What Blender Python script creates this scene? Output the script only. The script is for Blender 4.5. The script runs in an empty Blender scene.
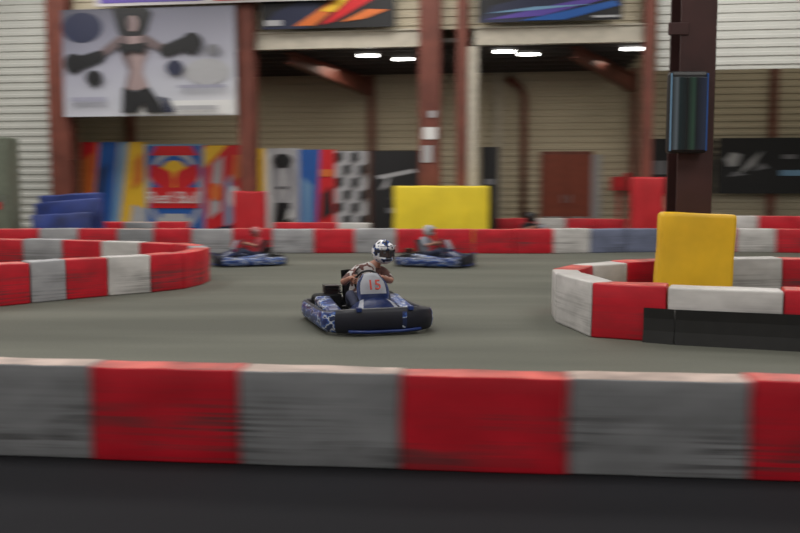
import bpy, bmesh, math, random
from mathutils import Vector, Matrix, noise
random.seed(4)
scene = bpy.context.scene
try:
    scene.view_settings.view_transform = 'Standard'
except Exception:
    pass
COL = scene.collection
I4 = Matrix.Identity(4)
MB = Matrix.Translation((0, 27, 0)) @ Matrix.Rotation(math.radians(-8), 4, 'Z')   # building frame

# ------------------------------------------------------------------ materials
def _nt(name):
    m = bpy.data.materials.new(name); m.use_nodes = True
    nt = m.node_tree; b = nt.nodes['Principled BSDF']
    return m, nt, b
def _ramp(nt, src, stops, interp='LINEAR'):
    r = nt.nodes.new('ShaderNodeValToRGB'); r.color_ramp.interpolation = interp
    e = r.color_ramp.elements
    cc = lambda c: (c, c, c, 1) if not hasattr(c, '__len__') else (*c, 1)
    e[0].position = stops[0][0]; e[0].color = cc(stops[0][1])
    e[1].position = stops[-1][0]; e[1].color = cc(stops[-1][1])
    for p, c in stops[1:-1]:
        n = e.new(p); n.color = cc(c)
    nt.links.new(src, r.inputs[0]); return r.outputs[0]
def _noise(nt, scale=(1, 1, 1), s=5, detail=3, coord='Object'):
    tc = nt.nodes.new('ShaderNodeTexCoord'); mp = nt.nodes.new('ShaderNodeMapping')
    mp.inputs['Scale'].default_value = scale
    nt.links.new(tc.outputs[coord], mp.inputs[0])
    n = nt.nodes.new('ShaderNodeTexNoise'); n.inputs['Scale'].default_value = s
    n.inputs['Detail'].default_value = detail
    nt.links.new(mp.outputs[0], n.inputs['Vector']); return n.outputs['Fac']
def _mix(nt, fac, a, b):
    m = nt.nodes.new('ShaderNodeMix'); m.data_type = 'RGBA'
    if isinstance(fac, float): m.inputs[0].default_value = fac
    else: nt.links.new(fac, m.inputs[0])
    for i, v in ((6, a), (7, b)):
        if hasattr(v, 'is_output'): nt.links.new(v, m.inputs[i])
        else: m.inputs[i].default_value = (*v, 1)
    return m.outputs[2]
def _mul(nt, a, b):
    m = nt.nodes.new('ShaderNodeMath'); m.operation = 'MULTIPLY'
    nt.links.new(a, m.inputs[0])
    if isinstance(b, float): m.inputs[1].default_value = b
    else: nt.links.new(b, m.inputs[1])
    return m.outputs[0]
def mat(name, col, rough=0.6, metal=0.0, var=0.12, s=6, spec=0.4, scale=(1, 1, 1), emit=0):
    m, nt, b = _nt(name)
    f = _noise(nt, scale, s)
    lo = tuple(c * (1 - var) for c in col); hi = tuple(min(1, c * (1 + var)) for c in col)
    nt.links.new(_mix(nt, _ramp(nt, f, [(0.3, 0.0), (0.7, 1.0)]), lo, hi), b.inputs['Base Color'])
    b.inputs['Roughness'].default_value = rough; b.inputs['Metallic'].default_value = metal
    b.inputs['Specular IOR Level'].default_value = spec
    if emit:
        b.inputs['Emission Color'].default_value = (*col, 1); b.inputs['Emission Strength'].default_value = emit
    return m
def scuffed(name, col, amount=0.85, dark=(0.045, 0.042, 0.045), hz=0.59):
    m, nt, b = _nt(name)
    st = _ramp(nt, _noise(nt, (0.55, 0.55, 26), 1.6, 7), [(0.44, 0.0), (0.60, 1.0)])
    lf = _ramp(nt, _noise(nt, (1, 1, 2.2), 1.5, 3), [(0.40, 0.12), (0.60, 1.0)])
    tc = nt.nodes.new('ShaderNodeTexCoord'); sp = nt.nodes.new('ShaderNodeSeparateXYZ')
    nt.links.new(tc.outputs['Object'], sp.inputs[0])
    zz = _ramp(nt, _mul(nt, sp.outputs[2], 1.0 / hz), [(0.0, 0.5), (0.18, 1.0), (0.45, 0.9), (0.72, 0.22), (1.0, 0.03)])
    f = _mul(nt, _mul(nt, _mul(nt, st, lf), zz), amount)
    v = _ramp(nt, _noise(nt, (1, 1, 2), 2.2, 5), [(0.3, 0.0), (0.7, 1.0)])
    base = _mix(nt, v, tuple(c * 0.78 for c in col), tuple(min(1, c * 1.15) for c in col))
    nt.links.new(_mix(nt, f, base, dark), b.inputs['Base Color'])
    b.inputs['Roughness'].default_value = 0.42
    b.inputs['Specular IOR Level'].default_value = 0.4
    return m
def asphalt(name, col, rough=0.75, spec=.25):
    m, nt, b = _nt(name)
    f = _ramp(nt, _noise(nt, (1, 1, 1), 60, 4), [(0.3, 0.0), (0.7, 1.0)])
    g = _ramp(nt, _noise(nt, (0.25, 1.6, 1), 0.5, 4), [(0.35, 0.0), (0.7, 1.0)])
    c1 = _mix(nt, f, tuple(c * 0.8 for c in col), tuple(c * 1.2 for c in col))
    c2 = _mix(nt, g, (0.72, 0.72, 0.72), (1.15, 1.15, 1.15))
    mm = nt.nodes.new('ShaderNodeMix'); mm.data_type = 'RGBA'; mm.blend_type = 'MULTIPLY'; mm.inputs[0].default_value = 1
    nt.links.new(c1, mm.inputs[6]); nt.links.new(c2, mm.inputs[7])
    nt.links.new(mm.outputs[2], b.inputs['Base Color'])
    bp = nt.nodes.new('ShaderNodeBump'); bp.inputs['Strength'].default_value = 0.25; bp.inputs['Distance'].default_value = 0.004
    nt.links.new(f, bp.inputs['Height']); nt.links.new(bp.outputs[0], b.inputs['Normal'])
    b.inputs['Roughness'].default_value = rough; b.inputs['Specular IOR Level'].default_value = spec
    return m
def patches(name, stops, s=8, rough=0.3, scale=(1, 1, 1), coord='Object'):
    m, nt, b = _nt(name)
    nt.links.new(_ramp(nt, _noise(nt, scale, s, 2, coord), stops, 'CONSTANT'), b.inputs['Base Color'])
    b.inputs['Roughness'].default_value = rough
    return m
def gradient(name, stops, rot=0.0, rough=0.5):
    m, nt, b = _nt(name)
    tc = nt.nodes.new('ShaderNodeTexCoord'); sp = nt.nodes.new('ShaderNodeSeparateXYZ')
    nt.links.new(tc.outputs['Generated'], sp.inputs[0])
    a = nt.nodes.new('ShaderNodeMath'); a.operation = 'MULTIPLY_ADD'
    nt.links.new(sp.outputs[2], a.inputs[0]); a.inputs[1].default_value = -rot
    x = nt.nodes.new('ShaderNodeMath'); x.operation = 'MULTIPLY'; x.inputs[1].default_value = 1 - rot
    nt.links.new(sp.outputs[0], x.inputs[0])
    nt.links.new(x.outputs[0], a.inputs[2])
    o = nt.nodes.new('ShaderNodeMath'); o.operation = 'ADD'; o.inputs[1].default_value = rot
    nt.links.new(a.outputs[0], o.inputs[0])
    nt.links.new(_ramp(nt, o.outputs[0], stops), b.inputs['Base Color'])
    b.inputs['Roughness'].default_value = rough
    return m

RED = scuffed('barrier_red', (0.52, 0.010, 0.024))
GREY = scuffed('barrier_grey', (0.23, 0.235, 0.250))
WHITE = scuffed('barrier_white', (0.56, 0.54, 0.53), 0.5)
BLUEG = scuffed('barrier_bluegrey', (0.15, 0.17, 0.26), 0.5)
LGREY = scuffed('barrier_light_grey', (0.34, 0.34, 0.36), 0.5)
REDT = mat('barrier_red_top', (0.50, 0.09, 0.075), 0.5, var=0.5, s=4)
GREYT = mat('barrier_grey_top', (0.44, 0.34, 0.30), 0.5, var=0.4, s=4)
RUST = mat('rust_steel', (0.15, 0.042, 0.028), 0.6, var=0.25, s=2)
RUSTD = mat('rust_steel_dark', (0.045, 0.015, 0.014), 0.6, var=0.25, s=2)
BEIGE = mat('beige_steel', (0.46, 0.42, 0.35), 0.6)
WALLB = mat('beige_cladding', (0.48, 0.42, 0.31), 0.55, var=0.06, s=0.4)
WALLW = mat('pale_cladding', (0.52, 0.52, 0.49), 0.55, var=0.06, s=0.4)
DARKC = mat('dark_deck', (0.07, 0.06, 0.055), 0.8)
BLACK = mat('black_plastic', (0.012, 0.012, 0.014), 0.4)
RUBBER = mat('tyre_rubber', (0.015, 0.015, 0.015), 0.75)
METAL = mat('bare_metal', (0.35, 0.35, 0.36), 0.35, metal=0.9)
YEL = mat('yellow_vinyl', (0.78, 0.60, 0.03), 0.5, var=0.08, s=2)
YELG = mat('golden_vinyl', (0.78, 0.46, 0.02), 0.5, var=0.12, s=2)
REDP = mat('red_vinyl', (0.48, 0.015, 0.022), 0.5, var=0.1, s=2)
BLUEP = mat('blue_vinyl', (0.010, 0.026, 0.15), 0.5, var=0.5, s=2)
LAMP = mat('lamp_tube', (1, 0.98, 0.92), 0.5, var=0, emit=12)
def flatm(name, c): return mat(name, c, 0.5, var=0.04)
K_ = flatm('ink_black', (0.01, 0.01, 0.012)); W_ = flatm('ink_white', (0.68, 0.68, 0.68)); G_ = flatm('ink_grey', (0.17, 0.17, 0.19))
LG_ = flatm('ink_lightgrey', (0.38, 0.38, 0.40))
R_ = flatm('ink_red', (0.56, 0.012, 0.018)); B_ = flatm('ink_blue', (0.015, 0.09, 0.34)); Y_ = flatm('ink_yellow', (0.72, 0.43, 0.025))
LB_ = flatm('ink_lightblue', (0.16, 0.30, 0.46)); O_ = flatm('ink_orange', (0.62, 0.15, 0.03)); P_ = flatm('ink_purple', (0.10, 0.06, 0.32))
SK_ = flatm('ink_skin', (0.30, 0.22, 0.22)); DB_ = flatm('ink_darkblue', (0.02, 0.024, 0.055)); SKD_ = flatm('ink_skin_dark', (0.13, 0.095, 0.10))
NUMR = flatm('number_red', (0.50, 0.05, 0.03)); LAV_ = flatm('ink_lavender', (0.30, 0.30, 0.38))

# ------------------------------------------------------------------ mesh helpers
def mkobj(name, bm, mats, M=None, parent=None, smooth=False):
    me = bpy.data.meshes.new(name)
    bmesh.ops.recalc_face_normals(bm, faces=bm.faces)
    bm.to_mesh(me); bm.free()
    for m in (mats if isinstance(mats, (list, tuple)) else [mats]): me.materials.append(m)
    if smooth:
        for p in me.polygons: p.use_smooth = True
    o = bpy.data.objects.new(name, me); COL.objects.link(o)
    if parent is not None: o.parent = parent
    if M is not None: o.matrix_basis = M
    return o
def empty(name, M=I4):
    o = bpy.data.objects.new(name, None); COL.objects.link(o); o.matrix_basis = M; return o
def box_bm(bm, c, s, bev=0.0, R=None, mi=0, seg=2):
    t = bmesh.new(); bmesh.ops.create_cube(t, size=1)
    for v in t.verts: v.co = Vector((v.co.x * s[0], v.co.y * s[1], v.co.z * s[2]))
    if bev: bmesh.ops.bevel(t, geom=list(t.edges), offset=bev, segments=seg, affect='EDGES', profile=0.6)
    M = Matrix.Translation(c) @ (R if R is not None else I4)
    bmesh.ops.transform(t, matrix=M, verts=t.verts)
    for f in t.faces: f.material_index = mi
    merge(bm, t)
def merge(bm, t):
    me = bpy.data.meshes.new('tmp'); t.to_mesh(me); t.free(); bm.from_mesh(me); bpy.data.meshes.remove(me)
def box(name, c, s, m, bev=0.0, M=None, parent=None, R=None):
    bm = bmesh.new(); box_bm(bm, c, s, bev, R); return mkobj(name, bm, m, M, parent)
def tube_bm(bm, pts, rad, n=10, closed=False, mi=0):
    pts = [Vector(p) for p in pts]; N = len(pts)
    if not hasattr(rad, '__len__'): rad = [rad] * N
    rings = []; prev = None
    for i, p in enumerate(pts):
        if closed: t = pts[(i + 1) % N] - pts[i - 1]
        else: t = pts[min(i + 1, N - 1)] - pts[max(i - 1, 0)]
        t.normalize()
        if prev is None:
            a = t.orthogonal().normalized()
        else:
            a = (prev - t * prev.dot(t)).normalized()
        prev = a; b = t.cross(a)
        rings.append([bm.verts.new(p + (a * math.cos(2 * math.pi * k / n) + b * math.sin(2 * math.pi * k / n)) * rad[i]) for k in range(n)])
    for i in range(N if closed else N - 1):
        A, Bq = rings[i], rings[(i + 1) % N]
        for k in range(n):
            f = bm.faces.new((A[k], A[(k + 1) % n], Bq[(k + 1) % n], Bq[k])); f.material_index = mi; f.smooth = True
    if not closed:
        for r in (rings[0], rings[-1]):
            f = bm.faces.new(r); f.material_index = mi
def tube(name, pts, rad, m, n=10, closed=False, M=None, parent=None):
    bm = bmesh.new(); tube_bm(bm, pts, rad, n, closed); return mkobj(name, bm, m, M, parent)
def text(name, body, size, m, M, parent=None, ext=0.004):
    cu = bpy.data.curves.new(name, 'FONT'); cu.body = body; cu.size = size; cu.extrude = ext
    cu.align_x = 'CENTER'; cu.align_y = 'CENTER'
    t = bpy.data.objects.new(name + '_t', cu); COL.objects.link(t)
    bpy.context.view_layer.update()
    me = bpy.data.meshes.new_from_object(t.evaluated_get(bpy.context.evaluated_depsgraph_get()))
    bpy.data.objects.remove(t)
    me.materials.clear(); me.materials.append(m)
    o = bpy.data.objects.new(name, me); COL.objects.link(o)
    if parent is not None: o.parent = parent
    o.matrix_basis = M; return o

def corrugated(name, x0, x1, z0, z1, y, m, period=0.24, dep=0.035, M=MB):
    bm = bmesh.new(); prof = []
    z = z0
    while z < z1:
        for dz, dy in ((0, 0), (0.45, 0), (0.55, dep), (0.9, dep)):
            zz = z + dz * period
            if zz <= z1: prof.append((zz, y - dy))
        z += period
    prof.append((z1, y))
    vs = [(bm.verts.new((x0, py, pz)), bm.verts.new((x1, py, pz))) for pz, py in prof]
    for a, b in zip(vs, vs[1:]): bm.faces.new((a[0], a[1], b[1], b[0]))
    # backing sheet
    q = [bm.verts.new(p) for p in ((x0, y + .08, z0), (x1, y + .08, z0), (x1, y + .08, z1), (x0, y + .08, z1))]
    bm.faces.new(q)
    return mkobj(name, bm, m, M)

# ------------------------------------------------------------------ room shell
X0, X1, YB, YF, H = -17.0, 17.0, 7.0, -34.0, 9.6
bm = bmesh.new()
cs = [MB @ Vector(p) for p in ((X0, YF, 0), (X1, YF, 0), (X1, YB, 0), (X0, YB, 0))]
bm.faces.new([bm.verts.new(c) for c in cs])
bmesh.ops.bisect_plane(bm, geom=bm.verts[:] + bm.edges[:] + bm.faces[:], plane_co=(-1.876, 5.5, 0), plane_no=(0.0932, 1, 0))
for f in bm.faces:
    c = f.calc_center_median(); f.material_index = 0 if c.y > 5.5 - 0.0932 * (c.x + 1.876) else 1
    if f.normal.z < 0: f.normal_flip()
mkobj('floor', bm, [asphalt('asphalt_track', (0.116, 0.119, 0.098)), asphalt('asphalt_shaded_lane', (0.015, 0.015, 0.018), .85, .12)])  # near lane lies in shade; that shade is put into its darker colour
box('ceiling', (0, (YB + YF) / 2, H + .1), (X1 - X0, YB - YF, .2), mat('ceiling_sheet', (0.35, 0.34, 0.32), 0.8), M=MB)
corrugated('wall_back', X0, X1, 0, H, YB, WALLB)
box('wall_left', (X0 - .1, (YB + YF) / 2, H / 2), (.2, YB - YF, H), WALLW, M=MB)
box('wall_right', (X1 + .1, (YB + YF) / 2, H / 2), (.2, YB - YF, H), WALLW, M=MB)
box('wall_front', (0, YF - .1, H / 2), (X1 - X0, .2, H), WALLW, M=MB)
corrugated('wall_mezzanine_left', X0, -11.0, 0, H, 0.15, WALLW)
corrugated('wall_mezzanine_middle', -10.9, 7.2, 6.25, H, 0.15, WALLB)
corrugated('wall_mezzanine_right', 7.4, X1, 4.95, H, 0.15, WALLW)

# deck (upper floor slab) with edge beams and joists
bm = bmesh.new()
box_bm(bm, ((-11.2 + 7.3) / 2, 3.6, 5.95), (18.5, 6.7, .12), mi=0)
for k in range(7): box_bm(bm, ((-11.2 + 7.3) / 2, .9 + k * .95, 5.84), (18.5, .1, .14), mi=0)
for a, b in ((-10.3, -4.9), (-4.35, .6), (2.2, 7.0)):
    box_bm(bm, ((a + b) / 2, 0, 5.98), (b - a, .18, .50), .01, mi=1)
    box_bm(bm, ((a + b) / 2, -.1, 5.75), (b - a, .1, .04), mi=1); box_bm(bm, ((a + b) / 2, -.1, 6.22), (b - a, .1, .04), mi=1)
mkobj('trim_deck_beam', bm, [DARKC, BEIGE], MB)

def hcol(name, x, y, w, d, z1, m, M=MB, t=0.04, base=True):
    bm = bmesh.new()
    box_bm(bm, (x, y - d / 2, z1 / 2), (w, t, z1), .006)
    box_bm(bm, (x, y + d / 2, z1 / 2), (w, t, z1), .006)
    box_bm(bm, (x, y, z1 / 2), (t, d - t, z1))
    if base:
        box_bm(bm, (x, y, .02), (w + .15, d + .15, .04), .005)
        for zz in (2.5, 5.7):
            box_bm(bm, (x, y, zz), (w - .02, d - t, .03))
    return mkobj(name, bm, m, M)
c1 = hcol('steel_column', -10.62, -.1, .68, .4, H, RUST)
c2 = hcol('steel_column', -4.62, -.1, .48, .4, H, RUST)
c3 = hcol('steel_column', .905, -.1, .62, .4, H, RUST)
box('notice_plate', (.93, -.34, 3.2), (.4, .01, .35), W_, parent=c3)
box('notice_plate_2', (.85, -.34, 2.6), (.3, .01, .5), LG_, parent=c3)
box('notice_plate_3', (1.0, -.34, 3.75), (.2, .01, .2), LG_, parent=c3)
c3b = hcol('steel_column', 1.84, -.05, .30, .3, H, RUST)
box('cladding_pillar', (2.15, 0.0, 2.85), (.30, .3, 5.7), BEIGE, .02, M=MB)
c4 = hcol('steel_column', 7.12, -.1, .28, .3, H, RUST)
for x, w, m in ((-11.5, .25, RUST), (-2.02, .25, RUST), (2.70, .2, BEIGE), (7.54, .22, RUST), (12.3, .22, RUST)):
    hcol('wall_post', x, YB - .25, w, .25, 5.85 if x < 8 else H, m, base=False)
big = hcol('steel_column', 3.93, 12.3, .47, .45, H, RUSTD, M=I4)
box('bracket', (3.66, 12.06, 3.72), (.26, .05, .16), RUSTD, .01, parent=big)
tube('drain_pipe', [(3.63, 6.7, 0), (3.63, 6.7, 4.7), (3.58, 6.7, 5.0), (3.45, 6.7, 5.25), (3.2, 6.7, 5.45), (3.0, 6.7, 5.6)], .13, RUST, M=MB)

def beam(name, a, b, w, h, m, taper=1.0):
    a, b = Vector(a), Vector(b); d = (b - a); L = d.length; d.normalize()
    s = d.cross(Vector((0, 0, 1))).normalized(); u = s.cross(d)
    bm = bmesh.new()
    for (o, ww, hh) in ((0, .04, 1), (.5, w, 0), (-.5, w, 0)):
        vs = []
        for P, hs in ((a, h * taper), (b, h)):
            if hh: z0, z1 = -hs / 2, hs / 2
            else: z0, z1 = o * hs - .02, o * hs + .02
            vs.append([bm.verts.new(P + s * sx * ww / 2 + u * z) for sx, z in ((-1, z0), (1, z0), (1, z1), (-1, z1))])
        A, B = vs
        for k in range(4): bm.faces.new((A[k], A[(k + 1) % 4], B[(k + 1) % 4], B[k]))
        bm.faces.new(A); bm.faces.new(B)
    return mkobj(name, bm, m, MB)
beam('haunch_rafter', (-2.1, 6.45, 5.30), (-3.5, .6, 5.58), .28, .3, RUST, 1.9)
beam('haunch_rafter', (7.4, 6.45, 5.30), (5.1, .6, 5.58), .28, .3, RUST, 1.9)

# door
bm = bmesh.new()
box_bm(bm, (5.18, 6.9, 1.45), (1.9, .1, 2.95), mi=1)
box_bm(bm, (4.73, 6.84, 1.42), (.86, .08, 2.78), .01, mi=0); box_bm(bm, (5.63, 6.84, 1.42), (.86, .08, 2.78), .01, mi=0)
for x in (5.05, 5.31): box_bm(bm, (x, 6.77, 1.2), (.05, .05, .3), .01, mi=2)
for x in (4.73, 5.63): box_bm(bm, (x, 6.79, .35), (.7, .02, .4), .005, mi=2)
mkobj('door_1', bm, [mat('door_red', (0.22, 0.045, 0.022), 0.5), RUST, METAL], MB)
box('door_side_panel', (6.25, 6.88, 1.4), (.3, .08, 2.8), LG_, .01, M=MB)

# light fixtures in the recess
for x, y in ((-1.05, .5), (-.1, 1.4), (3.05, .25), (3.75, .9), (6.7, .25)):
    fx = box('ceiling_light', (x, y, 5.66), (.60, .2, .08), METAL, .01, M=MB)
    tube('tube_lamp', [(x - .25, y, 5.60), (x + .25, y, 5.60)], .06, LAMP, parent=fx)

# ------------------------------------------------------------------ posters
def poster(name, x0, x1, z0, z1, y, bgm, shapes, M=MB):
    p = box(name, ((x0 + x1) / 2, y, (z0 + z1) / 2), (x1 - x0, .03, z1 - z0), bgm, M=M)
    for i, sh in enumerate(shapes):
        pts, m = sh
        bm = bmesh.new(); yy = y - .02 - .006 * (i + 1)
        bm.faces.new([bm.verts.new((x0 + u * (x1 - x0), yy, z0 + v * (z1 - z0))) for u, v in pts])
        mkobj('print_%d' % (i + 1), bm, m, parent=p)
    return p
def ell(cx, cy, rx, ry, n=24): return [(cx + rx * math.cos(2 * math.pi * k / n), cy + ry * math.sin(2 * math.pi * k / n)) for k in range(n)]
def rc(a, b, c, d): return [(a, b), (c, b), (c, d), (a, d)]
def capsule(x0, y0, x1, y1, r, r2=None, asp=1.0):
    r2 = r if r2 is None else r2
    an = math.atan2(y1 - y0, x1 - x0); out = []
    for k in range(9):
        t = an + math.pi / 2 + math.pi * k / 8; out.append((x0 + r * math.cos(t), y0 + r * asp * math.sin(t)))
    for k in range(9):
        t = an - math.pi / 2 + math.pi * k / 8; out.append((x1 + r2 * math.cos(t), y1 + r2 * asp * math.sin(t)))
    return out
bgp = gradient('poster_grey_gradient', [(0.0, (0.05, 0.05, 0.07)), (0.2, (0.15, 0.15, 0.20)), (0.5, (0.34, 0.34, 0.41)), (0.75, (0.48, 0.49, 0.55)), (1.0, (0.70, 0.70, 0.73))], rot=0.72)
poster('hanging_poster', -10.35, -4.88, 3.78, 7.0, -.45, bgp, [
    (ell(.12, .83, .12, .14), DB_),
    (rc(0.38, 0.01, 0.99, 0.14), W_),
    (ell(.84, .40, .13, .12), LG_),
    ([(.30, 1.0), (.33, .80), (.36, .66), (.46, .64), (.50, .80), (.53, .95), (.50, 1.0)], K_),
    ([(.33, .74), (.50, .74), (.505, .60), (.475, .48), (.47, .40), (.51, .24), (.36, .24), (.39, .42), (.375, .55), (.34, .62)], SK_),
    ([(.33, .74), (.39, .74), (.41, .45), (.38, .24), (.36, .24), (.39, .42), (.34, .6)], SKD_),
    (ell(.42, .855, .030, .075), SK_), (ell(.405, .86, .018, .06), SKD_),
    (capsule(.35, .71, .22, .56, .028, .024, 1.5), SKD_), (capsule(.22, .56, .10, .50, .036, .042, 1.5), K_), (ell(.07, .50, .055, .09), K_),
    (capsule(.49, .71, .61, .60, .028, .024, 1.5), SKD_), (capsule(.61, .60, .72, .66, .036, .042, 1.5), K_), (ell(.76, .66, .06, .10), K_),
    (ell(.19, .36, .05, .07), K_), (ell(.66, .44, .05, .07), DB_), (ell(.88, .60, .035, .05), G_),
    ([(.34, .68), (.41, .66), (.50, .68), (.495, .60), (.45, .575), (.42, .61), (.38, .57), (.345, .60)], K_),
    ([(.36, .27), (.43, .22), (.51, .27), (.56, .16), (.60, .03), (.49, .03), (.47, .12), (.44, .03), (.35, .03)], K_),
    ([(.60, .03), (.66, .03), (.62, .16), (.57, .18)], DB_), (rc(.05, .14, .26, .18), LAV_), (rc(.68, .25, .95, .28), LAV_), (rc(.66, .05, .9, .09), LG_)])
poster('hanging_banner', -9.2, -1.7, 7.05, 7.9, -.55, flatm('banner_pale', (0.50, 0.47, 0.48)), [
    (rc(.02, .1, .45, .25), P_), (rc(.5, .08, .9, .22), R_)])
poster('race_poster', -4.1, -.1, 6.28, 7.9, -.35, K_, [
    ([(0, 0), (.35, .0), (.45, .45), (.3, .5), (.1, .3)], DB_), ([(.25, .05), (.40, .05), (.80, .75), (.62, .6)], O_),
    ([(.45, .05), (.55, .12), (.85, .5), (.72, .6)], R_), ([(.60, .10), (.78, .15), (.95, .30), (.8, .32)], O_), ([(.45, .3), (.55, .28), (.66, .5), (.6, .52)], Y_), (rc(.03, .06, .16, .16), LG_)])
poster('race_poster', 2.3, 6.35, 6.32, 7.9, -.35, K_, [
    ([(0, 0), (.3, .0), (.9, .5), (.7, .6), (.1, .3)], DB_), ([(.05, .05), (.45, .10), (.95, .40), (.7, .36)], P_), ([(.3, .02), (.6, .02), (.98, .25), (.95, .34)], B_),
    ([(.05, .16), (.4, .20), (.8, .28), (.4, .26)], LB_), (rc(.8, .04, .98, .08), LG_)])

# painted panels along the floor
yb = 1.0
poster('painted_banner', -10.60, -8.42, .0, 3.08, yb, Y_, [
    ([(0, 0), (.10, 0), (.28, 1), (0, 1)], R_), ([(.12, 0), (.42, 0), (.60, 1), (.30, 1)], B_), ([(.42, 0), (.55, 0), (.75, 1), (.62, 1)], LB_),
    ([(.0, .3), (.18, .5), (.2, .9), (0, .8)], O_), ([(.7, 0), (1, 0), (1, .3), (.8, .35)], LG_), ([(.2, .2), (.3, .25), (.42, .8), (.3, .7)], DB_), ([(.8, .5), (.95, .6), (.97, .9), (.85, .8)], O_)])
p = poster('painted_banner', -8.42, -6.46, .0, 3.0, yb, LB_, [
    (rc(.03, .05, .97, .98), B_), (ell(.5, .50, .47, .46), LG_), (ell(.5, .50, .41, .38), B_), ([(.1, .88), (.9, .88), (.8, .98), (.2, .98)], R_),
    (ell(.5, .62, .27, .21), Y_), (capsule(.14, .70, .40, .60, .07, .09, 1.3), R_), (capsule(.86, .70, .60, .60, .07, .09, 1.3), R_), (rc(.08, .32, .92, .54), R_),
    ([(.2, .12), (.8, .12), (.7, .26), (.3, .26)], LG_), ([(.35, .02), (.65, .02), (.6, .12), (.4, .12)], R_)])
text('lettering', 'Red Bull', .54, W_, Matrix.Translation((-7.44, yb - .12, 1.28)) @ Matrix.Rotation(math.pi / 2, 4, 'X'), p)
poster('painted_banner', -6.46, -5.15, .0, 2.95, yb, R_, [
    ([(0, .75), (.6, 1), (.1, 1), (0, .95)], Y_), ([(.1, .2), (.4, .3), (.5, .9), (.25, .8)], LG_), ([(.5, .1), (.8, .2), (.7, .7), (.55, .6)], LB_),
    ([(.2, .0), (.9, .0), (.8, .15), (.3, .12)], DB_), ([(.7, .6), (1, .7), (1, .9), (.8, .9)], O_), (ell(.3, .5, .15, .1), O_), (ell(.75, .45, .12, .12), W_)])
poster('painted_banner', -4.9, -4.45, .0, 2.85, yb, Y_, [(rc(0, .0, .35, 1), R_)])
poster('painted_banner', -4.42, -3.33, .0, 2.85, yb, LG_, [
    (ell(.5, .66, .33, .26), G_), (ell(.5, .60, .22, .2), LG_), ([(.15, .0), (.85, .0), (.7, .4), (.3, .4)], K_), (ell(.5, .86, .3, .08), K_), (rc(.35, .55, .46, .58), K_), (rc(.54, .55, .65, .58), K_), ([(.0, .0), (.2, .0), (.15, .9), (.0, 1)], W_), ([(.6, .2), (.8, .25), (.7, .35)], W_)])
poster('painted_banner', -3.33, -2.2, .0, 2.8, yb, R_, [
    ([(0, 0), (.45, 0), (.6, 1), (0, 1)], B_), ([(.15, 0), (.3, .0), (.35, .6), (.1, .7)], LB_), ([(.6, .2), (.95, .3), (.9, .6), (.65, .5)], K_), (rc(.6, .7, .95, .78), O_)])
ch = []
for i in range(4):
    for j in range(7):
        if (i + j) % 2 == 0: ch.append(([(i / 4, j / 7), ((i + 1) / 4, j / 7 + .05), ((i + 1) / 4, (j + 1) / 7), (i / 4, (j + 1) / 7 - .03)], K_))
poster('chequered_banner', -2.18, -1.18, .0, 2.75, yb, LG_, ch)
poster('black_banner', -1.02, .62, .0, 2.75, yb, K_, [
    ([(.1, .72), (.8, .8), (.85, .76), (.15, .68)], LG_), ([(.3, .45), (.9, .55), (.7, .62), (.5, .5)], G_), ([(.15, .55), (.35, .75), (.3, .6)], LG_), (rc(.3, .3, .7, .36), G_)])
poster('black_banner', 2.35, 2.9, .0, 2.85, yb, K_, [(rc(.2, .6, .8, .66), G_)])
poster('sponsor_banner', 8.03, 10.3, 1.4, 3.35, 6.7, K_, [(rc(.1, .35, .3, .6), G_), (rc(.5, .5, .95, .62), G_)])
poster('sponsor_banner', 10.4, 15.5, 1.4, 3.35, 6.55, K_, [
    ([(.05, .62), (.10, .75), (.16, .70), (.13, .5), (.08, .48)], LG_), ([(.14, .34), (.24, .50), (.30, .78), (.22, .60)], LG_), ([(.24, .40), (.34, .46), (.30, .56)], G_),
    ([(.08, .30), (.20, .34), (.12, .40)], G_), (rc(.42, .32, .58, .42), LB_), (rc(.43, .62, .52, .70), G_), (rc(.62, .28, .9, .36), LG_)])

# ------------------------------------------------------------------ pads, cabinets
def pad(name, c, s, m, M=I4, R=None, seams=3, bev=.06):
    bm = bmesh.new(); box_bm(bm, (0, 0, 0), s, bev, seg=3)
    bmesh.ops.subdivide_edges(bm, edges=[e for e in bm.edges if e.calc_length() > .25], cuts=5, use_grid_fill=True)
    for v in bm.verts:
        n = noise.noise_vector(v.co * 2.3 + Vector(c)) * .025; v.co += n
    MM = M @ Matrix.Translation(c) @ (R if R is not None else I4)
    o = mkobj(name, bm, m, MM, smooth=True)
    for k in range(seams):
        x = -s[0] / 2 + s[0] * (k + 1) / (seams + 1)
        tube('strap_%d' % (k + 1), [(x, -s[1] / 2 - .015, -s[2] / 2 + .05), (x, -s[1] / 2 - .02, 0), (x, -s[1] / 2 - .015, s[2] / 2 - .05)], .008, m, parent=o, n=6)
    return o
pad('protective_pad', (1.30, -.62, .84), (2.75, .4, 1.66), YEL, MB)
pad('protective_pad', (-4.45, -.62, .76), (.98, .35, 1.5), REDP, MB, seams=1)
pad('protective_pad', (7.10, -.62, .96), (.9, .4, 1.9), REDP, MB, seams=1)
pad('protective_pad', (3.85, 11.75, .66), (.95, .32, 1.28), YELG, R=Matrix.Rotation(math.radians(2.5), 4, 'Y') @ Matrix.Rotation(math.radians(-4), 4, 'Z'), seams=0)

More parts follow.
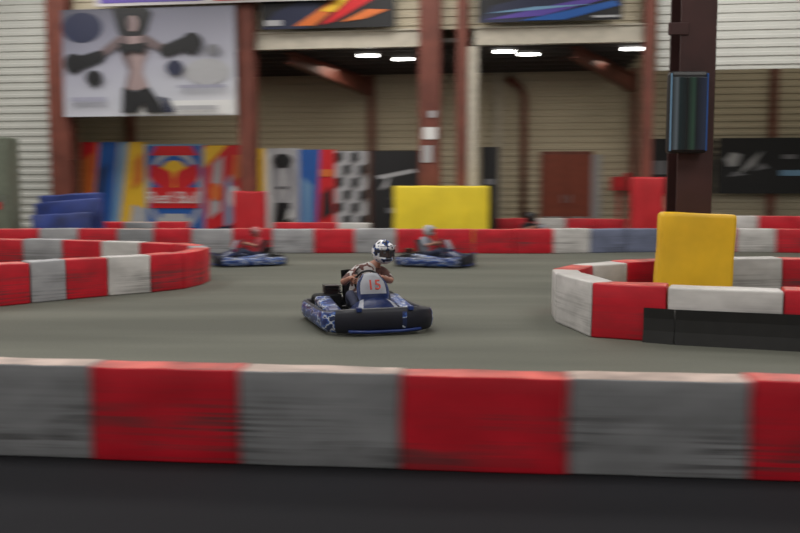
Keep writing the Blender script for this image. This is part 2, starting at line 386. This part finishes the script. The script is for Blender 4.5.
# stacked upright blue crash mats
e = empty('crash_mat_stack', Matrix.Translation((-8.8, 24.0, 0)))
for k, (dx, dy, ww, hh, ry, rx) in enumerate(((-.02, .30, 1.70, 1.40, -3, -6), (.02, -.02, 1.80, 1.24, -5, -9), (-.08, -.36, 1.60, .90, -2, -14))):
    bm = bmesh.new(); box_bm(bm, (0, 0, hh / 2), (ww, .24, hh), .06, seg=3)
    bmesh.ops.subdivide_edges(bm, edges=[q for q in bm.edges if q.calc_length() > .3], cuts=5, use_grid_fill=True)
    for v in bm.verts:
        q = noise.noise_vector(v.co * 2 + Vector((k * 5, 0, 0))) * .07; q.z *= .5 * min(1, v.co.z); v.co += q
    mkobj('mat_%d' % (k + 1), bm, BLUEP, Matrix.Translation((dx, dy, .05)) @ Matrix.Rotation(math.radians(ry), 4, 'Y') @ Matrix.Rotation(math.radians(rx), 4, 'X'), e, smooth=True)
# control cabinet
CG = mat('cabinet_green_grey', (0.15, 0.17, 0.13), 0.5)
cb = box('control_cabinet', (-11.1, 24.2, 1.5), (1.55, .8, 2.9), CG, .05)
for k, x in enumerate((-11.46, -10.72)):
    box('panel_door_%d' % (k + 1), (x, 23.78, 1.45), (.68, .04, 2.6), CG, .012, parent=cb)
    box('latch_%d' % (k + 1), (x + .26, 23.74, 1.3), (.04, .04, .25), METAL, .008, parent=cb)
box('warning_label', (-10.6, 23.75, 1.15), (.16, .01, .2), R_, parent=cb)
box('plinth', (-11.1, 24.2, .03), (1.5, .76, .06), K_, parent=cb)
# fire extinguisher cabinet
fe = box('fire_extinguisher_cabinet', (7.05, 6.6, 1.75), (.6, .25, .5), REDP, .02, M=MB)
box('window_pane', (7.05, 6.465, 1.78), (.4, .02, .3), R_, .005, parent=fe)
tube('bell', [(7.3, 6.5, 2.05), (7.3, 6.42, 2.05)], .1, REDP, n=16, parent=fe)
box('bracket', (7.05, 6.6, .75), (.1, .12, 1.5), REDP, .01, parent=fe)

# screen hung on the big column
e = box('hanging_monitor', (3.76, 11.93, 2.62), (.52, .16, 1.06), BLACK, .05)
glass = gradient('monitor_glass_painted_reflections', [(0.0, (0.02, 0.025, 0.03)), (0.14, (0.12, 0.15, 0.18)), (0.22, (0.012, 0.025, 0.03)), (0.45, (0.01, 0.012, 0.014)), (0.62, (0.03, 0.07, 0.05)), (0.72, (0.012, 0.014, 0.02)), (1.0, (0.03, 0.04, 0.08))], rot=0.0, rough=0.08)  # vertical blue-green reflections on the glass are painted as colour bands
box('screen', (3.76, 11.84, 2.60), (.45, .02, .94), glass, .005, parent=e)
box('stripe_left', (3.525, 11.845, 2.62), (.016, .02, 1.0), LB_, parent=e); box('stripe_right', (3.995, 11.845, 2.62), (.016, .02, 1.0), B_, parent=e)
box('mount_top', (3.88, 12.03, 2.95), (.1, .12, .1), METAL, parent=e); box('mount_bottom', (3.88, 12.03, 2.3), (.1, .12, .1), METAL, parent=e)

# ------------------------------------------------------------------ barriers
def barrier(name, pts, depth, h, cols, side=1, cuts=2, z0=0.0, bev=.022, gap=.008):
    mats = [RED, GREY, WHITE, BLUEG, REDT, GREYT, LGREY]
    P = [Vector((p[0], p[1], 0)) for p in pts]; nr = []
    for i in range(len(P)):
        d = (P[min(i + 1, len(P) - 1)] - P[max(i - 1, 0)]).normalized(); nr.append(Vector((-d.y, d.x, 0)) * side)
    bm = bmesh.new()
    for i in range(len(P) - 1):
        d = (P[i + 1] - P[i]).normalized() * gap
        a, b = P[i] + d, P[i + 1] - d
        hh = h + random.uniform(-.01, .010)
        base = [a, b, b + nr[i + 1] * depth, a + nr[i] * depth]
        j = Vector((0, random.uniform(-.012, .012), 0))
        t = bmesh.new()
        lo = [t.verts.new(q + j + Vector((0, 0, z0))) for q in base]; hi = [t.verts.new(q + j + Vector((0, 0, z0 + hh))) for q in base]
        t.faces.new(lo); t.faces.new(hi)
        for k in range(4): t.faces.new((lo[k], lo[(k + 1) % 4], hi[(k + 1) % 4], hi[k]))
        bmesh.ops.recalc_face_normals(t, faces=t.faces)
        bmesh.ops.bevel(t, geom=list(t.edges), offset=bev, segments=2, affect='EDGES', profile=.6)
        if cuts:
            bmesh.ops.subdivide_edges(t, edges=[q for q in t.edges if q.calc_length() > .18], cuts=cuts, use_grid_fill=True)
        for v in t.verts:
            n = noise.noise_vector(v.co * 3.1) * .009
            if v.co.z < .04: n.z = 0
            v.co += n
        bmesh.ops.recalc_face_normals(t, faces=t.faces)
        c = cols[i % len(cols)]
        for f in t.faces:
            f.smooth = True; f.material_index = c
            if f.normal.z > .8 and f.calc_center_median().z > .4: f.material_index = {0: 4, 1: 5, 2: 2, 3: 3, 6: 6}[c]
        merge(bm, t)
    return mkobj(name, bm, mats)
def resample(ctrl, seg):
    C = [Vector((c[0], c[1])) for c in ctrl]; C = [C[0] * 2 - C[1]] + C + [C[-1] * 2 - C[-2]]; fine = []
    for i in range(1, len(C) - 2):
        for k in range(40):
            t = k / 40
            fine.append(.5 * ((2 * C[i]) + (C[i + 1] - C[i - 1]) * t + (2 * C[i - 1] - 5 * C[i] + 4 * C[i + 1] - C[i + 2]) * t * t + (3 * C[i] - C[i - 1] - 3 * C[i + 1] + C[i + 2]) * t ** 3))
    fine.append(C[-2]); out = [fine[0]]; acc = 0
    for a, b in zip(fine, fine[1:]):
        acc += (b - a).length
        if acc >= seg: out.append(b); acc = 0
    return [(p.x, p.y) for p in out]
# near barrier
xs = [-5.6, -4.68, -3.73, -2.80, -1.876, -.958, 0, .965, 1.975, 3.0, 4.02, 5.05, 6.1]
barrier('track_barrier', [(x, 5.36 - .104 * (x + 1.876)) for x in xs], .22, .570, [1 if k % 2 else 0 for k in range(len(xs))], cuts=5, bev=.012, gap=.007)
# left island
barrier('track_barrier', [(-7.3, 10.7), (-6.75, 11.25), (-6.15, 11.85), (-5.57, 12.33), (-5.24, 12.70), (-4.88, 13.10), (-4.42, 13.56), (-3.89, 14.0), (-3.5, 14.5), (-3.34, 15.1), (-3.35, 15.8), (-3.6, 16.5), (-4.1, 17.1), (-4.9, 17.6), (-5.8, 18.0), (-6.7, 18.3), (-7.6, 18.5), (-8.5, 18.6), (-9.4, 18.7)],
        .30, .585, [1, 0, 0, 0, 6, 0, 2, 0, 0, 0, 6, 0, 0, 2, 0, 6, 0, 2], side=1)
# right island
ri = [(7.6, 13.4), (6.6, 13.5), (5.6, 13.5), (4.7, 13.4), (3.8, 13.2), (3.0, 12.8), (2.35, 12.3), (1.97, 11.6), (1.90, 10.9), (2.10, 9.80), (2.83, 9.46), (3.92, 9.12), (5.05, 8.78), (6.1, 8.5)]
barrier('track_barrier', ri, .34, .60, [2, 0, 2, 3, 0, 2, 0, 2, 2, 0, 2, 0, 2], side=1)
# black rubber skirt along the right island
bm = bmesh.new()
sk = [(2.62, 9.56), (2.9, 9.40), (3.95, 9.04), (5.05, 8.70), (6.0, 8.44)]
for (a, b) in zip(sk, sk[1:]):
    for z0, z1, o0, o1 in ((.0, .13, .05, .02), (.13, .26, .02, .015), (.26, .37, .015, .03)):
        d = (Vector((*b, 0)) - Vector((*a, 0))).normalized(); q = Vector((d.y, -d.x, 0))
        A, B = Vector((*a, 0)), Vector((*b, 0))
        for th in (0, .02):
            vs = [bm.verts.new(p) for p in (A + q * (o0 + th) + Vector((0, 0, z0)), B + q * (o0 + th) + Vector((0, 0, z0)), B + q * (o1 + th) + Vector((0, 0, z1)), A + q * (o1 + th) + Vector((0, 0, z1)))]
            bm.faces.new(vs)
mkobj('rubber_skirt', bm, RUBBER)
# far rows
barrier('track_barrier', resample([(-12, 22.0), (-8, 22.6), (-4.8, 22.3), (0, 22.4), (3.3, 22.2), (6.6, 22.7), (9, 22.6), (12, 21.8)], .93), .35, .60, [0, 1, 0, 6, 0, 1, 0, 6, 0, 6, 0, 6, 0, 0, 0, 0, 2, 3, 3, 1, 0, 2, 0, 3, 0, 2, 0], side=1)
barrier('track_barrier', resample([(2.6, 29.2), (5, 28.9), (7.4, 28.2)], .9), .35, .62, [0, 0, 2, 0, 0, 0])
barrier('track_barrier', resample([(-9.0, 26.3), (-7, 26.2), (-5.4, 26.0)], .9), .35, .62, [0, 1, 0, 2])
barrier('track_barrier', resample([(7.9, 24.6), (10, 24.3), (13, 23.6)], .9), .35, .85, [0, 2, 0, 0, 2, 0])
barrier('track_barrier', resample([(-3.6, 25.6), (-1.4, 25.4), (-.5, 25.4)], .9), .35, .62, [0, 0, 2, 0])

# ------------------------------------------------------------------ karts
def skin_surface(verts, edges, rad, root, levels=2):
    me = bpy.data.meshes.new('sk'); me.from_pydata([tuple(v) for v in verts], edges, [])
    o = bpy.data.objects.new('sk', me); COL.objects.link(o)
    o.modifiers.new('s', 'SKIN'); ss = o.modifiers.new('u', 'SUBSURF'); ss.levels = levels; ss.render_levels = levels
    for i, r in enumerate(rad):
        d = me.skin_vertices[0].data[i]
        d.radius = r if hasattr(r, '__len__') else (r, r); d.use_root = (i == root)
    bpy.context.view_layer.update()
    m2 = bpy.data.meshes.new_from_object(o.evaluated_get(bpy.context.evaluated_depsgraph_get()))
    bpy.data.objects.remove(o); return m2

BLUEB = patches('kart_blue_graphics', [(0.0, (0.012, 0.025, 0.12)), (0.45, (0.03, 0.09, 0.32)), (0.53, (0.45, 0.48, 0.55)), (0.58, (0.01, 0.02, 0.07))], s=6, rough=0.3, scale=(1, 1, 2))
KBLUE = mat('kart_blue', (0.012, 0.03, 0.14), 0.35, var=0.2)
BUMP = mat('kart_bumper_black', (0.008, 0.009, 0.018), 0.45)
PLATE = mat('number_plate_white', (0.52, 0.54, 0.60), 0.4)
SKIN = mat('skin', (0.36, 0.17, 0.12), 0.5, var=0.08)
SEATM = mat('seat_shell', (0.03, 0.03, 0.035), 0.4)
def build_kart(name, M, body=BLUEB, plate=PLATE, number='15'):
    E = empty(name, M)
    # surround bumper
    W, L, r = .60, .86, .30; path = []
    for cx, cy, a0 in ((W - r, L - r, 0), (-(W - r), L - r, 90), (-(W - r), -(L - r), 180), (W - r, -(L - r), 270)):
        for k in range(9):
            a = math.radians(a0 + 90 * k / 8); path.append((Vector((cx + r * math.cos(a), cy + r * math.sin(a), 0)), Vector((math.cos(a), math.sin(a), 0))))
    full = []
    for i, (p, n) in enumerate(path):
        q, m2 = path[(i + 1) % len(path)]
        full.append((p, n)); d = (q - p).length
        if d > .2:
            K = int(d / .05)
            for k in range(1, K): full.append((p.lerp(q, k / K), n))
    bm = bmesh.new(); rings = []
    for p, n in full:
        fr = max(0, -p.y / L); hz = .105 + .035 * fr ** 3; zc = .03 + hz
        ring = []
        for k in range(12):
            a = 2 * math.pi * k / 12; ca, sa = math.cos(a), math.sin(a)
            ca = math.copysign(abs(ca) ** .6, ca); sa = math.copysign(abs(sa) ** .6, sa)
            bul = .02 * math.cos(sa * 1.5)
            ring.append(bm.verts.new(p + n * (ca * .045 + bul) + Vector((0, 0, zc + sa * hz))))
        rings.append(ring)
    for i in range(len(rings)):
        A, B = rings[i], rings[(i + 1) % len(rings)]; p, n = full[i]
        for k in range(12):
            f = bm.faces.new((A[k], A[(k + 1) % 12], B[(k + 1) % 12], B[k])); f.smooth = True
            mi = 0
            if k in (0, 1, 10, 11) and abs(n.x) > .75 and p.y < .75: mi = 1
            if k in (11, 0) and n.y < -.9 and (.17 < p.x < .23 or -.25 < p.x < -.20): mi = 1
            f.material_index = mi
    mkobj('surround_bumper', bm, [BUMP, body], parent=E)
    # lower front spoiler lip and clamps
    bm = bmesh.new(); tube_bm(bm, [(-.42, -.90, .06), (-.2, -.93, .05), (.2, -.93, .05), (.42, -.90, .06)], .018, 8)
    for sx in (-.3, .3): box_bm(bm, (sx, -.90, .30), (.06, .06, .05), .01)
    mkobj('front_lip', bm, KBLUE, parent=E)
    # floor tray + chassis rails
    bm = bmesh.new(); box_bm(bm, (0, -.15, .065), (.62, 1.1, .02), .008, mi=0)
    for s in (-1, 1):
        tube_bm(bm, [(s * .25, -.78, .09), (s * .28, -.4, .08), (s * .34, 0, .08), (s * .3, .5, .09), (s * .28, .8, .1)], .018, 8, mi=1)
        tube_bm(bm, [(s * .28, -.4, .1), (s * .56, -.35, .12)], .014, 8, mi=1); tube_bm(bm, [(s * .3, .3, .1), (s * .56, .3, .12)], .014, 8, mi=1)
    tube_bm(bm, [(-.44, .55, .14), (.44, .55, .14)], .02, 10, mi=1); tube_bm(bm, [(-.42, -.52, .13), (.42, -.52, .13)], .018, 10, mi=1)
    tube_bm(bm, [(-.28, .78, .1), (-.25, .8, .3), (.25, .8, .3), (.28, .78, .1)], .015, 8, mi=1)
    mkobj('chassis', bm, [METAL, BLACK], parent=E)
    for i, (x, y, rr, w) in enumerate(((-.42, -.52, .13, .12), (.42, -.52, .13, .12), (-.43, .55, .165, .18), (.43, .55, .165, .18))):
        bm = bmesh.new(); prof = [(.05, -.3), (rr * .5, -.36), (rr * .58, -.5), (rr * .86, -.5), (rr * .97, -.36), (rr, 0), (rr * .97, .36), (rr * .86, .5), (rr * .58, .5), (rr * .5, .36), (.05, .3)]
        n = 28; R = [[bm.verts.new((x + a * w, y + q * math.cos(2 * math.pi * k / n), rr + q * math.sin(2 * math.pi * k / n))) for k in range(n)] for q, a in prof]
        for j in range(len(R) - 1):
            for k in range(n):
                f = bm.faces.new((R[j][k], R[j][(k + 1) % n], R[j + 1][(k + 1) % n], R[j + 1][k])); f.smooth = True
                f.material_index = 0 if 2 <= j <= 7 else 1
        bm.faces.new(R[0]).material_index = 1; bm.faces.new(R[-1]).material_index = 1
        mkobj('wheel_%d' % (i + 1), bm, [RUBBER, METAL], parent=E)
    # side pods
    for s in (-1, 1):
        bm = bmesh.new(); box_bm(bm, (s * .44, .02, .2), (.2, .72, .17), .05, seg=3)
        for v in bm.verts:
            if v.co.y < -.2: v.co.z -= .05 * (1 if v.co.z > .2 else 0)
            if v.co.y > .2 and v.co.z > .2: v.co.z += .03
        mkobj('side_pod_%s' % ('l' if s > 0 else 'r'), bm, body, parent=E, smooth=True)
    # front fairing (nose)
    bm = bmesh.new(); rows = []
    for j in range(9):
        t = j / 8; y = -.80 + .36 * t; zc = .20 + .18 * math.sin(t * math.pi / 2)
        w = .44 - .20 * t
        rows.append([bm.verts.new((w * u, y + .06 * u * u, zc - .10 * abs(u) ** 2.5)) for u in [k / 6 - 1 for k in range(13)]])
    for j, (A, B) in enumerate(zip(rows, rows[1:])):
        for k in range(12):
            f = bm.faces.new((A[k], A[k + 1], B[k + 1], B[k])); f.smooth = True; f.material_index = 1 if k in (2, 9) and j > 1 else 0
    bmesh.ops.solidify(bm, geom=bm.faces[:], thickness=.012)
    mkobj('nose_fairing', bm, [KBLUE, plate], parent=E, smooth=True)
    # number panel
    bm = bmesh.new(); rows = []
    for j in range(9):
        t = j / 8; z = .28 + .35 * t; y = -.50 + .17 * t - .02 * math.sin(t * math.pi); w = .15 + .045 * math.sin(math.pi * min(1, t * 1.1)) - .05 * max(0, t - .8) / .2
        rows.append([bm.verts.new((w * u, y + .05 * u * u, z + .02 * (1 - u * u) * t)) for u in [k / 5 - 1 for k in range(11)]])
    for j, (A, B) in enumerate(zip(rows, rows[1:])):
        for k in range(10):
            f = bm.faces.new((A[k], A[k + 1], B[k + 1], B[k])); f.smooth = True
            f.material_index = 1 if (k in (0, 9) or j in (0, 1, 2)) else 0
    bmesh.ops.solidify(bm, geom=bm.faces[:], thickness=.010)
    pn = mkobj('number_panel', bm, [plate, KBLUE], parent=E)
    text('race_number', number, .17, NUMR, Matrix.Translation((0, -.448, .515)) @ Matrix.Rotation(math.radians(90 - 25), 4, 'X'), pn, .010)
    # seat
    bm = bmesh.new(); rows = []
    for (y, z, ny, nz) in ((.0, .17, 0, 1), (.1, .11, 0, 1), (.24, .10, -.2, 1), (.36, .17, -.7, .7), (.43, .32, -1, .2), (.48, .48, -1, .1), (.52, .62, -1, 0)):
        rows.append([bm.verts.new((.2 * u, y + ny * .13 * u * u, z + nz * .13 * u * u)) for u in [k / 5 - 1 for k in range(11)]])
    for A, B in zip(rows, rows[1:]):
        for k in range(10): bm.faces.new((A[k], A[k + 1], B[k + 1], B[k])).smooth = True
    bmesh.ops.solidify(bm, geom=bm.faces[:], thickness=.015)
    mkobj('seat', bm, SEATM, parent=E, smooth=True)
    # steering
    SC = Vector((0, -.12, .53)); T = Vector((0, -.42, .907)).normalized(); N = Vector((0, .907, .42)).normalized(); Xv = Vector((1, 0, 0))
    bm = bmesh.new(); tube_bm(bm, [SC + (Xv * math.cos(a) + T * math.sin(a)) * .145 for a in [2 * math.pi * k / 32 for k in range(32)]], .014, 8, True)
    for a in (math.radians(0), math.radians(180), math.radians(270)): tube_bm(bm, [SC, SC + (Xv * math.cos(a) + T * math.sin(a)) * .145], .010, 6)
    tube_bm(bm, [SC, Vector((0, -.42, .2))], .014, 8)
    mkobj('steering_wheel', bm, BLACK, parent=E)
    # engine, tank
    bm = bmesh.new(); box_bm(bm, (-.28, .56, .22), (.22, .22, .2), .02, mi=0)
    for k in range(5): box_bm(bm, (-.28, .56, .34 + .02 * k), (.2, .2, .008), mi=0)
    tube_bm(bm, [(-.28, .66, .25), (-.2, .76, .24), (.1, .76, .22)], .035, 10, mi=1)
    box_bm(bm, (.28, .5, .22), (.2, .26, .2), .03, mi=0)
    mkobj('engine', bm, [BLACK, METAL], parent=E)
    return E

def build_driver(M, shirt, helmetm, pants, name='kart_driver', lean=.06, hs=1.0):
    E = empty(name, M)
    l = lean
    V = {'pel': (0, .27, .25), 'sp': (l * .3, .31, .40), 'ch': (l * .8, .30, .55), 'nk': (l * 1.5, .25, .69), 'hd': (l * 1.9, .22, .76)}
    R = {'pel': (.15, .12), 'sp': (.135, .105), 'ch': (.155, .11), 'nk': (.06, .06), 'hd': (.058, .058)}
    ed = [('pel', 'sp'), ('sp', 'ch'), ('ch', 'nk'), ('nk', 'hd')]
    SC = Vector((0, -.12, .53)); T = Vector((0, -.42, .907)).normalized(); N = Vector((0, .907, .42)).normalized(); Xv = Vector((1, 0, 0))
    hands = {}
    for s, k in ((-1, 'r'), (1, 'l')):
        hc = SC + Xv * s * .145 + T * .02; hands[k] = (s, hc)
        V['sh' + k] = (l + s * .165, .27, .63); R['sh' + k] = .068
        V['el' + k] = (s * .31 + l * .5, .13, .49); R['el' + k] = .048
        w = hc + Xv * s * .035 + N * .065; V['wr' + k] = tuple(w); R['wr' + k] = .028
        ed += [('ch', 'sh' + k), ('sh' + k, 'el' + k), ('el' + k, 'wr' + k)]
        V['hp' + k] = (s * .10, .20, .22); R['hp' + k] = .09
        V['kn' + k] = (s * .22, -.17, .40); R['kn' + k] = .060
        V['an' + k] = (s * .17, -.48, .16); R['an' + k] = .040
        V['to' + k] = (s * .17, -.60, .22); R['to' + k] = .034
        ed += [('pel', 'hp' + k), ('hp' + k, 'kn' + k), ('kn' + k, 'an' + k), ('an' + k, 'to' + k)]
    keys = list(V); idx = {k: i for i, k in enumerate(keys)}
    me = skin_surface([V[k] for k in keys], [(idx[a], idx[b]) for a, b in ed], [R[k] for k in keys], 0)
    for m in (shirt, pants, SKIN, BLACK): me.materials.append(m)
    def lab(a, b):
        if a[:2] == 'el': return 2
        if b == 'hd': return 2
        if a[:2] == 'an': return 3
        if a[:2] in ('hp', 'kn') or b[:2] == 'hp': return 1
        return 0
    segs = [(Vector(V[a]), Vector(V[b]), lab(a, b)) for a, b in ed]
    for p in me.polygons:
        c = p.center; best = 9; bi = 0
        for A, B, q in segs:
            d = B - A; t = max(0, min(1, (c - A).dot(d) / d.length_squared)); dd = (c - A - d * t).length
            if dd < best: best = dd; bi = q
        p.material_index = bi; p.use_smooth = True
    o = bpy.data.objects.new('body', me); COL.objects.link(o); o.parent = E
    # hands: palm, four fingers curled round the rim, thumb
    for k, (s, hc) in hands.items():
        bm = bmesh.new(); w = Vector(V['wr' + k]); kn = hc + Xv * s * .030 + N * .012
        tube_bm(bm, [w + T * .0, (w + kn) / 2, kn], [.026, .032, .030], 10)
        for i, (o_, r0, span) in enumerate(((.034, .009, 205), (.012, .0095, 225), (-.010, .009, 215), (-.031, .0078, 190))):
            pts = [];
            for j in range(8):
                a = math.radians(60 - span * j / 7)
                pts.append(hc + T * o_ + (Xv * s * math.cos(a) + N * math.sin(a)) * .026)
            tube_bm(bm, pts, [r0 * (1 - .05 * j) for j in range(8)], 8)
        pts = [hc + T * .035 + N * .045 + Xv * s * .02, hc + T * .045 + N * .028 - Xv * s * .002, hc + T * .052 + N * .020 - Xv * s * .018, hc + T * .056 + N * .008 - Xv * s * .026]
        tube_bm(bm, pts, [.013, .011, .010, .008], 8)
        mkobj('hand_' + k, bm, SKIN, parent=E)
    # head + helmet
    HM = Matrix.Translation((l * 2.1, .20, .85)) @ Matrix.Rotation(math.radians(14), 4, 'Z') @ Matrix.Rotation(math.radians(8), 4, 'X') @ Matrix.Scale(hs, 4)
    bm = bmesh.new(); bmesh.ops.create_uvsphere(bm, u_segments=24, v_segments=16, radius=1)
    for v in bm.verts:
        x, y, z = v.co; k = 1 - .22 * max(0, -z)
        v.co = Vector((x * .078 * k, y * .098 * k, z * .118))
        if y < -.8 and abs(x) < .22 and -.35 < z < .05: v.co.y -= .020 * (1 - abs(x) / .22)
    for s in (-1, 1):
        t = bmesh.new(); bmesh.ops.create_uvsphere(t, u_segments=10, v_segments=8, radius=.013, matrix=Matrix.Translation((s * .031, -.086, .012)))
        for f in t.faces: f.material_index = 1
        merge(bm, t)
        t = bmesh.new(); bmesh.ops.create_uvsphere(t, u_segments=8, v_segments=6, radius=.006, matrix=Matrix.Translation((s * .031, -.097, .012)))
        for f in t.faces: f.material_index = 2
        merge(bm, t)
        box_bm(bm, (s * .031, -.094, .034), (.034, .008, .006), .002, mi=2)
    box_bm(bm, (0, -.094, -.055), (.045, .008, .009), .003, mi=3)
    mkobj('head', bm, [SKIN, W_, K_, R_], HM, E, smooth=True)
    bm = bmesh.new(); bmesh.ops.create_uvsphere(bm, u_segments=40, v_segments=28, radius=1)
    kill = []
    for f in bm.faces:
        c = f.calc_center_median()
        if c.y < -.45 and -.30 < c.z < .30 and abs(c.x) < .78: kill.append(f)
        elif c.z < -.90: kill.append(f)
    bmesh.ops.delete(bm, geom=kill, context='FACES')
    for v in bm.verts:
        x, y, z = v.co; v.co = Vector((x * .128 * (1 - .10 * max(0, -z)), y * .150, z * .148))
        if z < -.2 and y < 0: v.co.y -= .045 * (-y) * min(1, (-z - .2) * 3) ; v.co.z += .01
    bmesh.ops.solidify(bm, geom=bm.faces[:], thickness=.012)
    hm = mkobj('helmet', bm, helmetm, HM, E, smooth=True)
    bm = bmesh.new(); rows = []
    for j in range(4):
        t = j / 3; rows.append([bm.verts.new((.115 * math.sin(a) * (1 - .08 * t), -.135 * math.cos(a) - .075 * t * math.cos(a), .062 + .03 * t * math.cos(a) + .02)) for a in [math.radians(-60 + 12 * k) for k in range(11)]])
    for A, B in zip(rows, rows[1:]):
        for k in range(10): bm.faces.new((A[k], A[k + 1], B[k + 1], B[k]))
    bmesh.ops.solidify(bm, geom=bm.faces[:], thickness=.008)
    mkobj('helmet_peak', bm, helmetm, parent=hm)
    bm = bmesh.new(); rws = []
    for j in range(5):
        z = -.035 + .085 * j / 4
        rws.append([bm.verts.new((.128 * math.sin(a), -.150 * math.cos(a), z)) for a in [math.radians(-54 + 10.8 * k) for k in range(11)]])
    for A, B in zip(rws, rws[1:]):
        for k in range(10): bm.faces.new((A[k], A[k + 1], B[k + 1], B[k]))
    mkobj('visor', bm, VISOR, parent=hm, smooth=True)
    return E
VISOR, nt, b = _nt('visor_smoke'); b.inputs['Base Color'].default_value = (.25, .25, .28, 1)
b.inputs['Transmission Weight'].default_value = .85; b.inputs['IOR'].default_value = 1.05
nz = _noise(nt, (1, 1, 1), 5); nt.links.new(_ramp(nt, nz, [(0, .05), (1, .1)]), b.inputs['Roughness'])

HELM = patches('helmet_graphics', [(0.0, (0.02, 0.02, 0.03)), (0.40, (0.04, 0.08, 0.24)), (0.45, (0.70, 0.70, 0.74)), (0.62, (0.03, 0.03, 0.04))], s=11, rough=0.25)
HELM2 = patches('helmet_grey', [(0.0, (0.3, 0.3, 0.33)), (0.5, (0.5, 0.5, 0.52))], s=9)
SHIRT = patches('shirt_maroon_white', [(0.0, (0.10, 0.045, 0.04)), (0.48, (0.45, 0.42, 0.42)), (0.60, (0.12, 0.05, 0.045))], s=7, rough=0.8)
SHIRT2 = mat('overall_grey', (0.22, 0.23, 0.27), 0.8); PANTS = mat('trousers_navy', (0.03, 0.035, 0.07), 0.8)
DARKS = mat('overall_black', (0.015, 0.015, 0.02), 0.8); HELMK = mat('helmet_black', (0.012, 0.012, 0.015), 0.3); REDS = mat('overall_red', (0.3, 0.04, 0.05), 0.8)
HELMR = patches('helmet_red', [(0.0, (0.35, 0.04, 0.05)), (0.5, (0.42, 0.2, 0.2))], s=9)
def place(x, y, a, s=1.0): return Matrix.Translation((x, y, 0)) @ Matrix.Rotation(math.radians(a), 4, 'Z') @ Matrix.Scale(s, 4)
for (x, y, a, s, sh, he, num, ln, hs) in ((-.43, 10.80, 17, 1.0, SHIRT, HELM, '15', .14, 1.08), (.73, 18.8, 68, .86, SHIRT2, HELM2, '7', .05, .95), (-3.2, 19.0, -70, .82, REDS, HELMR, '3', -.05, .92), (3.75, 24.9, 40, .95, DARKS, HELMK, '9', .0, 1.1)):
    build_kart('go_kart', place(x, y, a, s), number=num)
    build_driver(place(x, y, a, s), sh, he, PANTS, lean=ln, hs=hs)

# ------------------------------------------------------------------ lights
def area(name, loc, size, power, M=MB, col=(1, .97, .92)):
    L = bpy.data.lights.new(name, 'AREA'); L.energy = power; L.shape = 'RECTANGLE'; L.size = size[0]; L.size_y = size[1]; L.color = col
    o = bpy.data.objects.new(name, L); COL.objects.link(o); o.matrix_world = M @ Matrix.Translation(loc); return o
for x in (-10, 0, 10):
    for y in (-29, -20, -11, -4):
        area('roof_light', (x, y, 9.3), (5, 3), 400)
for x in (-8, -2, 4.5): area('recess_light', (x, 3.2, 5.6), (3.5, 1.2), 66, col=(1, .92, .78))
area('recess_light', (12, 3.2, 9.0), (3.5, 1.2), 90, col=(1, .92, .78))
w = bpy.data.worlds.new('world'); scene.world = w; w.use_nodes = True
w.node_tree.nodes['Background'].inputs[0].default_value = (.6, .62, .65, 1); w.node_tree.nodes['Background'].inputs[1].default_value = .3

# ------------------------------------------------------------------ camera
cd = bpy.data.cameras.new('camera'); cam = bpy.data.objects.new('camera', cd); COL.objects.link(cam)
cd.lens = 40.5; cd.sensor_width = 36; cd.clip_end = 200
cam.location = (0, 0, 1.66); cam.rotation_euler = (math.radians(84.9), 0, 0)
cd.dof.use_dof = True; cd.dof.focus_distance = 10.6; cd.dof.aperture_fstop = 2.8; cd.dof.aperture_ratio = 0.065
scene.camera = cam
